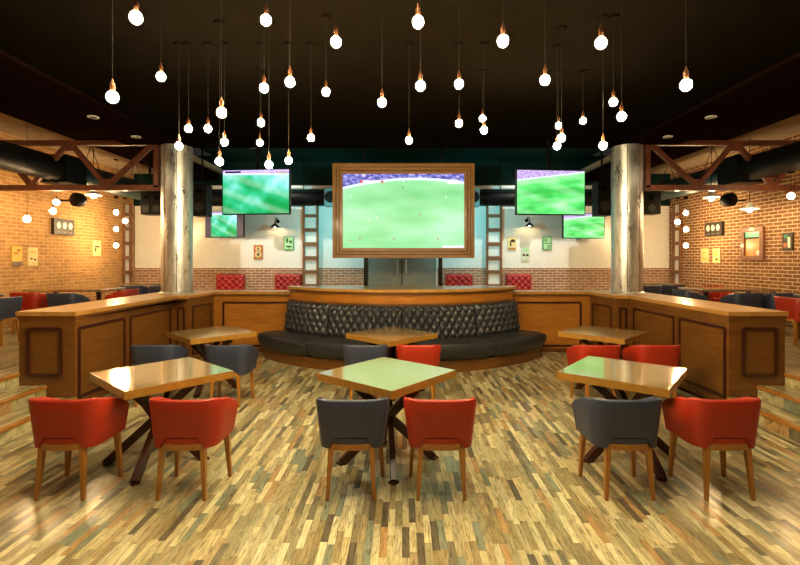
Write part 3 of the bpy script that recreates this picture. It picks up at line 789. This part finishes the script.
def triple_box(s, px, label):
    loc, rz, w, h = side_at(s, *px)
    t = thing('lamp_box', label, 'wall box', loc, rz, 'triple round emblem boxes')
    MB().box(-w / 2, w / 2, -.07, 0, -h / 2, h / 2, .008).build('casing', M['p_frame'], t)
    for k in (-1, 0, 1):
        m = MB().lathe([(.055, -.078), (.055, -.069)], (k * w * .29, 0, h * .08), n=20, axis='Y')
        for v in m.bm.verts: v.co.z = h * .08 + (v.co.z - h * .08) * 1.3
        m.build('round_emblem', M['p_white'], t)
        MB().box(k * w * .29 - .05, k * w * .29 + .05, -.075, -.069, -h * .36, -h * .31).build('caption_line', M['p_grey'], t)
triple_box(-1, (51, 71.5, 219, 235), 'dark box with three pale ovals high on the left brick wall')
triple_box(1, (707.5, 724.5, 222, 236), 'dark box with three pale ovals high on the right brick wall')
# framed panel: orange field, teal and black top bands, pale spot
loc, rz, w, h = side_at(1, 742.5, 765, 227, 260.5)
t = thing('framed_panel', 'brown-framed orange and teal panel on the right brick wall under a hanging lamp', 'picture', loc, rz)
bw = .10
MB().box(-w / 2, w / 2, -.05, -.0, h / 2 - bw, h / 2, .006).box(-w / 2, w / 2, -.05, 0, -h / 2, -h / 2 + bw, .006).box(-w / 2, -w / 2 + bw, -.05, 0, -h / 2 + bw, h / 2 - bw, .006).box(w / 2 - bw, w / 2, -.05, 0, -h / 2 + bw, h / 2 - bw, .006).build('panel_frame', M['ladder'], t)
MB().box(-w / 2 + bw, w / 2 - bw, -.02, 0, -h / 2 + bw, h / 2 - bw).build('panel_field', plain('orange_field', (.85, .52, .18), .3), t)
MB().box(-w / 2 + bw, w / 2 - bw, -.026, -.021, h / 2 - bw - .14, h / 2 - bw).build('top_band', plain('teal_band', (.25, .72, .60), .3), t)
MB().box(-w / 2 + bw, w / 2 - bw, -.028, -.0265, h / 2 - bw - .15, h / 2 - bw - .115).build('top_band', M['black'], t)
MB().lathe([(.05, -.026), (.05, -.021)], (w / 2 - bw - .06, 0, -h / 2 + bw + .06), 20, 'Y').build('pale_spot', M['p_white'], t)

# gooseneck lamps on the back wall
def wall_lamp(x, y, label):
    p = P(x, y, YB - .28)
    t = thing('wall_lamp', label, 'lamp', (p.x, YB + .02, p.z), 0, 'black gooseneck wall lamps')
    dy = -.30
    MB().lathe([(.05, -.02), (.05, 0)], (0, 0, .12), axis='Y').build('wall_plate', M['black'], t)
    MB().tube([(0, -.01, .12), (0, -.12, .20), (0, dy + .05, .19), (0, dy, .12), (0, dy, .04)], .011).build('neck', M['black'], t, True)
    MB().lathe([(.018, .05), (.03, .04), (.06, .01), (.125, -.045), (.13, -.055), (.118, -.05), (.05, -.005), (.004, .01)], (0, dy, 0), 24).build('shade', M['black'], t, True)
    MB().sphere((0, dy, -.03), .025).build('bulb', M['bulb_s'], t, True)
wall_lamp(275, 225, 'black shaded wall lamp on the white wall below the left hanging television')
wall_lamp(529.5, 224, 'black shaded wall lamp on the white wall below the right hanging television')

M['fan_grey'] = plain('fan_grey_paint', (.36, .36, .34), .5)
# back pipe and dark ducts
tag(MB().lathe([(.055, -5.4), (.055, 5.4)], (0, 12.35, 3.66), 16, 'X').build('ceiling_pipe', M['offwhite'], smooth=True), 'long thin white pipe high along the dark upper back wall', 'pipe')
for s, side in ((-1, 'left'), (1, 'right')):
    x0, x1 = sorted((s * 1.9, s * 6.1))
    t = thing('air_duct', 'dark round duct running high along the back wall on the %s of the screen' % side, 'duct', (0, 12.25, 3.35), 0, 'dark ducts along the back wall')
    MB().lathe([(.19, x0), (.19, x1)], (0, 0, 0), 28, 'X').build('duct_tube', M['duct'], t, True)
    for k in range(5):
        xx = x0 + .4 + k * (x1 - x0 - .8) / 4
        MB().lathe([(.20, xx - .02), (.20, xx + .02)], (0, 0, 0), 28, 'X').build('duct_clamp', M['black'], t, True)
    for xx in (s * 2.6, s * 6.0):
        MB().bar((xx, 0, .17), (xx, 0, 1.10 if abs(xx) < 4.9 else .75), .02).build('hanger', M['black'], t)
    p = P(402 + s * 71.5, 197, 11.7)
    t = thing('fan_unit', 'pale square unit with a black round opening, %s of the big screen' % side, 'fan', (p.x, 11.7, p.z), 0)
    MB().box(-.16, .16, 0, .34, -.22, .22, .01).build('casing', M['fan_grey'], t)
    MB().lathe([(.145, -.02), (.145, .01)], (0, 0, 0), 28, 'Y').build('opening', M['black'], t, True)
# structural dark beam across the back
struct(MB().box(-4.95, 4.95, 8.8, 8.95, 3.98, 4.45).build('trim_4', M['darkteal']))

# loudspeakers
def speaker(px, d, label, rz=0, dep=.3):
    x0, x1, y0, y1 = px
    a, b = P(x0, y1, d), P(x1, y0, d); w, h = b.x - a.x, b.z - a.z
    t = thing('loudspeaker', label, 'speaker', ((a.x + b.x) / 2, d, (a.z + b.z) / 2), rz, 'black loudspeakers hung by the columns')
    MB().box(-w / 2, w / 2, 0, dep, -h / 2, h / 2, .01).build('cabinet', M['black'], t)
    r = min(w, h / 2) * .36
    MB().lathe([(r, -.012), (r * .8, -.004), (r * .3, -.006), (.003, -.012)], (0, -.001, -h * .22), 24, 'Y').build('woofer', M['rubber'], t, True)
    MB().lathe([(r * .45, -.012), (.003, -.012)], (0, -.001, h * .27), 20, 'Y').build('tweeter', M['rubber'], t, True)
    MB().bar((0, dep / 2, h / 2 - .02), (0, dep / 2, (4.42 if abs(t.location.x) < 4.9 else 3.88) - t.location.z), .03).build('hanger', M['black'], t)
M['rubber'] = plain('speaker_cone', (.05, .05, .05), .4)
speaker((192.5, 206, 184, 216), 9.3, 'tall black loudspeaker hanging just right of the left column')
speaker((598, 612, 181, 215.5), 9.3, 'tall black loudspeaker hanging just left of the right column')
speaker((140.5, 151, 192.5, 214.5), 9.3, 'black loudspeaker hanging left of the left column, outer one of two')
speaker((151.5, 162, 192.5, 214.5), 9.3, 'black loudspeaker hanging left of the left column, inner one of two')
speaker((642, 661, 192.5, 214), 9.3, 'wide black loudspeaker hanging right of the right column')
for s, x, y, side in ((-1, 79, 200, 'left'), (1, 728, 200, 'right')):
    dm = 9.9
    p = P(x, y, dm)
    t = thing('wall_speaker', 'black round wall speaker below the truss on the %s brick wall' % side, 'speaker', p, 0, 'round wall speakers')
    MB().lathe([(.06, .14), (.13, .08), (.155, -.02), (.145, -.10), (.11, -.12), (.01, -.125)], (0, 0, 0), 28, 'Y', Matrix.Rotation(s * .25, 3, 'Z')).build('housing', M['black'], t, True)
    MB().bar((s * .08, .06, 0), (s * (XW - abs(p.x)), .1, 0), .04).build('bracket', M['rubber'], t)

# ------------------------------------------------------------------ trusses
for s, side in ((-1, 'left'), (1, 'right')):
    t = thing('roof_truss', 'rust-brown steel truss from the %s column to the %s brick wall' % (side, side), 'truss', (0, 8.35, 0))
    zb, zt = 3.03, 3.84
    def bar(a, b, w, h, nm): MB().bar((s * a[0], 0, a[1]), (s * b[0], 0, b[1]), w, h, bev=.004).build(nm, M['rust'], t)
    bar((4.36, zb), (7.39, zb), .09, .10, 'bottom_chord'); bar((4.36, zt), (7.39, zt), .08, .09, 'top_chord')
    bar((4.42, zb), (4.42, zt), .08, .09, 'post')
    bar((4.46, zt), (5.30, zb + .05), .07, .08, 'diagonal'); bar((5.98, zt), (5.34, zb + .05), .07, .08, 'diagonal')
    bar((6.02, zt), (6.66, zb + .05), .07, .08, 'diagonal'); bar((7.3, zt), (6.70, zb + .05), .07, .08, 'diagonal')
    MB().box(min(s * 5.2, s * 5.44), max(s * 5.2, s * 5.44), -.02, .02, zb, zb + .16).build('gusset_plate', M['rust'], t)
    MB().box(min(s * 5.88, s * 6.12), max(s * 5.88, s * 6.12), -.02, .02, zt - .14, zt).build('gusset_plate', M['rust'], t)

# ------------------------------------------------------------------ side ducts
for s, side in ((-1, 'left'), (1, 'right')):
    a, b2 = sorted((s * 5.0, s * 5.85))
    tag(MB().box(a, b2, YF, 12.6, 3.88, 4.09, .01).build('air_duct', M['beam']), 'flat black rectangular duct under the pale ceiling on the %s side' % side, 'duct')
    t = thing('air_duct', 'fat dark round duct running along the %s side over the truss' % side, 'duct', (s * 6.45, 0, 3.43))
    MB().lathe([(.23, 1.0), (.23, 8.6)], (0, 0, 0), 32, 'Y').build('duct_tube', M['duct'], t, True)
    m = MB(); pr = []
    for k in range(60): pr.append((.215 + (.012 if k % 2 else 0), 9.05 + 3.45 * k / 59))
    m.lathe(pr, (0, 0, 0), 28, 'Y').build('flexible_tube', M['tealduct'], t, True)
    MB().box(-.26, .26, 8.55, 9.1, -.26, .26, .02).build('junction_box', M['duct'], t)
    for yy in (5.6, 7.2, 9.6, 11.2):
        MB().tube([(-.2, yy, .12), (0, yy, .66), (.2, yy, .12)], .012, 6).build('hanger', M['rust'], t)

# ------------------------------------------------------------------ pendant bulbs
bulbs = [
 (136, 17.6, 14, 0, 'bare pendant bulb high on the left, topmost and nearest the left wall'),
 (266, 20, 12, 0, 'bare pendant bulb at the top, second from the left in the top row'),
 (336, 42, 12, 0, 'bare pendant bulb with copper socket, upper area left of centre'),
 (418, 22, 13, 0, 'bare pendant bulb at the top above the big screen'),
 (503, 41, 13, 0, 'bare pendant bulb with copper socket, upper area right of centre'),
 (601, 43, 13, 0, 'bare pendant bulb with copper socket, top row, furthest to the right'),
 (161, 76.6, 10, 0, 'bare pendant bulb between the top left bulb and the leftmost bulb'),
 (112.5, 97, 13, 0, 'leftmost bare pendant bulb in front of the dark bulkhead'),
 (264, 88, 10, 0, 'bare pendant bulb hanging directly under the second top-row bulb'),
 (290, 82, 11, 0, 'bare pendant bulb on a long cord, just right of an equally high one'),
 (326, 92, 9, 0, 'bare pendant bulb just below the left-of-centre upper bulb'),
 (382, 102.5, 10, 0, 'bare pendant bulb above the left half of the big screen'),
 (420.5, 86, 11, 0, 'bare pendant bulb straight below the top bulb over the screen'),
 (459, 84, 10, 0, 'bare pendant bulb directly above the faint amber bulb'),
 (545, 80, 11, 0, 'bare pendant bulb on a long cord above the right hanging television'),
 (686, 85, 13, 0, 'rightmost bare pendant bulb, alone beyond the right column'),
 (221.5, 112.5, 11, 1, 'brightest amber pendant bulb above the left hanging television'),
 (208, 128.6, 8, 0, 'bare bulb just below and left of the brightest amber bulb'),
 (188.5, 128.6, 8, 0, 'bare bulb over the right edge of the left column top'),
 (179, 146, 8, 0, 'bare bulb in front of the left column top, lowest at that column'),
 (224.5, 142, 8, 0, 'bare bulb with copper socket hanging right below the brightest amber bulb'),
 (219.5, 161.5, 8.8, 0, 'bare bulb over the top left corner of the left hanging television'),
 (261, 122.6, 8, 0, 'middle bare bulb of the column of bulbs over the left television'),
 (260, 142.8, 7, 0, 'small bare bulb above the middle of the left hanging television'),
 (269, 164.6, 8.8, 0, 'lowest bare bulb, touching the top edge of the left television'),
 (288.6, 160.6, 8, 0, 'bare bulb over the top right corner of the left hanging television'),
 (311, 137.6, 8, 1, 'amber pendant bulb between the left television and the big screen'),
 (409, 140.4, 8, 0, 'bare bulb hanging just above the middle of the big screen frame'),
 (459, 123.5, 8, 1, 'faint amber pendant bulb above the right end of the big screen'),
 (482.6, 118.5, 7, 0, 'upper bulb of the close pair right of the big screen'),
 (484, 130, 8, 0, 'lower bulb of the close pair right of the big screen'),
 (558.5, 125.6, 7, 0, 'top bulb of the cluster of three over the right television'),
 (561.5, 138, 8.6, 0, 'middle bulb of the cluster of three over the right television'),
 (557, 146, 7.9, 0, 'bottom bulb of the cluster of three over the right television'),
 (583, 121, 7, 0, 'single small bulb between the cluster of three and the right column pair'),
 (613.4, 102, 9, 0, 'upper left bulb of the pair above the right column'),
 (621.6, 116.6, 10, 0, 'lower right bulb of the pair above the right column'),
 (603, 145.6, 9, 1, 'amber pendant bulb beside the top of the right column'),
]
def pendant(p, ztop, label, mat, group, R=.033, cat='pendant light'):
    t = thing('pendant_bulb', label, cat, p, 0, group)
    MB().sphere((0, 0, 0), R, 14, 8, 1.08).build('bulb', M[mat], t, True)
    MB().lathe([(.013, R * .95), (.014, R + .01), (.015, R + .045), (.008, R + .055), (.003, R + .08)], n=12).build('socket', M['copper'], t, True)
    MB().tube([(0, 0, R + .078), (0, 0, ztop - p[2])], .0022, 6).build('cord', M['cord'], t)
    MB().lathe([(.045, ztop - p[2] - .02), (.045, ztop - p[2])], n=12).build('ceiling_rose', M['ceil'], t, True)
for x, y, dia, o, lab in bulbs:
    d = .078 * F / dia
    if d * (259 - y) / F + CZ > 3.5: d = (3.5 - CZ) * F / (259 - y)
    pendant(P(x, y, d), 3.85, lab, 'bulb_o' if o else 'bulb', 'bare pendant bulbs over the room')
side_b = [
 (27, 219, 7.6, 'large glowing pendant bulb, leftmost against the left brick wall'),
 (56.5, 202.5, 8.6, 'glowing bulb above the dark three-oval box on the left wall, upper of two'),
 (53, 211, 8.35, 'glowing bulb above the dark three-oval box on the left wall, lower of two'),
 (116, 212.5, 10.6, 'top bulb of a vertical cluster by the far left corner ladder'),
 (125, 221, 10.9, 'bulb nearest the ladder in the far left corner cluster'),
 (116, 229, 10.6, 'second lowest bulb of the cluster by the far left corner'),
 (116, 245.5, 10.6, 'lowest bulb of the cluster by the far left corner'),
 (686, 213, 10.6, 'top bulb of a vertical cluster by the far right corner ladder'),
 (677.5, 222, 10.9, 'bulb nearest the ladder in the far right corner cluster'),
 (686, 229.5, 10.6, 'second lowest bulb of the cluster by the far right corner'),
 (686, 245.5, 10.6, 'lowest bulb of the cluster by the far right corner'),
 (791, 196, 7.6, 'large glowing pendant bulb at the right edge against the brick wall'),
]
for k, (x, y, d, lab) in enumerate(side_b):
    p = P(x, y, d)
    # stagger so cords of stacked bulbs do not run through the bulb above
    if lab.startswith('second lowest'): d += .15; p = P(x, y, d)
    if lab.startswith('lowest bulb of'): d += .32; p = P(x, y, d)
    if 'lower of two' in lab: p = P(x, y, d)
    if 5.85 < abs(p.x) and not (6.15 < abs(p.x) < 6.75): zt = 4.1
    else: zt = 4.1
    if 4.9 < abs(p.x) < 5.87: zt = 3.88
    if 6.2 < abs(p.x) < 6.7: zt = 3.185
    pendant(p, zt, lab, 'bulb_s', 'glowing bulbs in the side rooms', .05)
# shaded pendants in the side rooms
def shade_lamp(x, y, d, label, r=.14):
    p = P(x, y, d)
    t = thing('shaded_pendant', label, 'pendant light', p, 0, 'shaded pendants in the side rooms')
    MB().lathe([(.02, .13), (.04, .12), (.06, .06), (r, 0), (r + .004, -.004), (r - .006, .004), (.05, .05), (.004, .06)], n=24).build('lamp_shade', M['offwhite'], t, True)
    MB().sphere((0, 0, -.01), .055, 14, 8).build('bulb', M['bulb_s'], t, True)
    zt = 3.88 if abs(p.x) < 5.87 else (3.2 if 6.2 < abs(p.x) < 6.7 else 4.1)
    MB().tube([(0, 0, .12), (0, 0, zt - p.z)], .006, 6).build('cord', M['black'], t)
shade_lamp(93.5, 195, 8.9, 'pale shaded pendant hanging below the truss on the left')
shade_lamp(711.5, 197.5, 8.9, 'pale shaded pendant below the truss on the right, left of the round speaker')
shade_lamp(749.5, 209, 9.0, 'bright shaded pendant hanging above the framed panel on the right', .16)

# recessed downlights on the bulkheads, and the rows nearer than the frame
def spot(loc, power, col, size=math.radians(120), blend=.8, r=.06, rot=(0, 0, 0)):
    l = bpy.data.lights.new('lamp', 'SPOT'); l.energy = power; l.color = col; l.spot_size = size; l.spot_blend = blend; l.shadow_soft_size = r
    o = bpy.data.objects.new('lamp', l); C.objects.link(o); o.location = loc; o.rotation_euler = rot
    return o
def downlight(x, y, z, power, label, rot=(0, 0, 0), col=(1, .79, .50)):
    t = thing('downlight', label, 'downlight', (x, y, z), 0, 'recessed ceiling downlights')
    MB().lathe([(.075, -.012), (.075, 0), (.055, 0), (.055, -.012)], n=24).build('trim_ring', M['offwhite'], t, True)
    MB().lathe([(.054, -.006), (.054, 0)], n=24).build('lens', M['lens'], t, True)
    s = spot((0, 0, -.03), power, col, rot=rot); s.parent = t
for s, side in ((-1, 'left'), (1, 'right')):
    downlight(s * 4.45, 6.67, 3.80, 60, 'downlight in the %s bulkhead, the one nearer the camera' % side)
    downlight(s * 4.45, 7.75, 3.80, 60, 'downlight in the %s bulkhead, the one nearer the column' % side)
for (x, y) in ((-2.6, 2.4), (0, 2.4), (2.6, 2.4), (-3.2, 0.4), (-1.1, .4), (1.1, .4), (3.2, .4), (-2, -1.6), (2, -1.6)):
    downlight(x, y, 3.85, 72, 'recessed downlight in the dark ceiling above the camera')
for s in (-1, 1):  # side ceiling lamps added out of frame to brighten the brick walls
    for y in (4.2, 6.2):
        downlight(s * 6.6 if y > 5 else s * 6.2, y, 4.1, 120, 'added unseen downlight in the pale %s side ceiling, %s one' % ('left' if s < 0 else 'right', 'nearer' if y < 5 else 'farther'), col=(1, .62, .26))
for x in (-5.6, -3.6, 3.6, 5.6):  # lamps added out of sight to brighten the white back wall
    downlight(x, 11.2, 4.10 if abs(x) > 5 else 4.45, 420, ('added unseen downlight at the %s over the back wall seats' % {-5.6: 'far left', -3.6: 'inner left', 3.6: 'inner right', 5.6: 'far right'}[x]) or 'added unseen downlight behind the columns washing the white back wall', rot=(math.radians(22), 0, 0), col=(1, .95, .86))
# cyan wash lights fixed behind the screen, colouring the wall on both sides
for sg, side in ((-1, 'left'), (1, 'right')):
    t = thing('stage_light', 'small cyan wash light fixed behind the big screen, %s side' % side, 'spotlight', (sg * 1.35, 10.72, 2.9), 0)
    MB().box(-.03, .03, -.119, -.09, -.03, .03).build('bracket', M['black'], t)
    MB().lathe([(.05, -.10), (.07, -.06), (.07, .08), (.06, .10)], n=20, axis='Y').build('housing', M['black'], t, True)
    l = spot((0, .13, 0), 150, (.12, .85, 1.0), math.radians(150), 1, .06, rot=(PI / 2, 0, -sg * .45)); l.parent = t

# ------------------------------------------------------------------ world, camera, view
w = bpy.data.worlds.new('World'); bpy.context.scene.world = w; w.use_nodes = True
w.node_tree.nodes['Background'].inputs[0].default_value = (.02, .018, .015, 1)
cam = bpy.data.cameras.new('Camera'); co = bpy.data.objects.new('Camera', cam); C.objects.link(co)
co.location = (0, 0, CZ); co.rotation_euler = (PI / 2, 0, 0)
cam.sensor_width = 36; cam.lens = F / 800 * 36; cam.shift_x = -2 / 800; cam.shift_y = -23.5 / 800; cam.clip_end = 60
sc = bpy.context.scene; sc.camera = co
sc.view_settings.view_transform = 'Standard'; sc.view_settings.look = 'None'; sc.view_settings.gamma = 1; sc.view_settings.use_curve_mapping = False
sc.view_settings.exposure = 0
sc.cycles.use_denoising = True
try: sc.cycles.denoiser = 'OPENIMAGEDENOISE'
except Exception: pass
sc.cycles.max_bounces = 6; sc.cycles.sample_clamp_indirect = 4
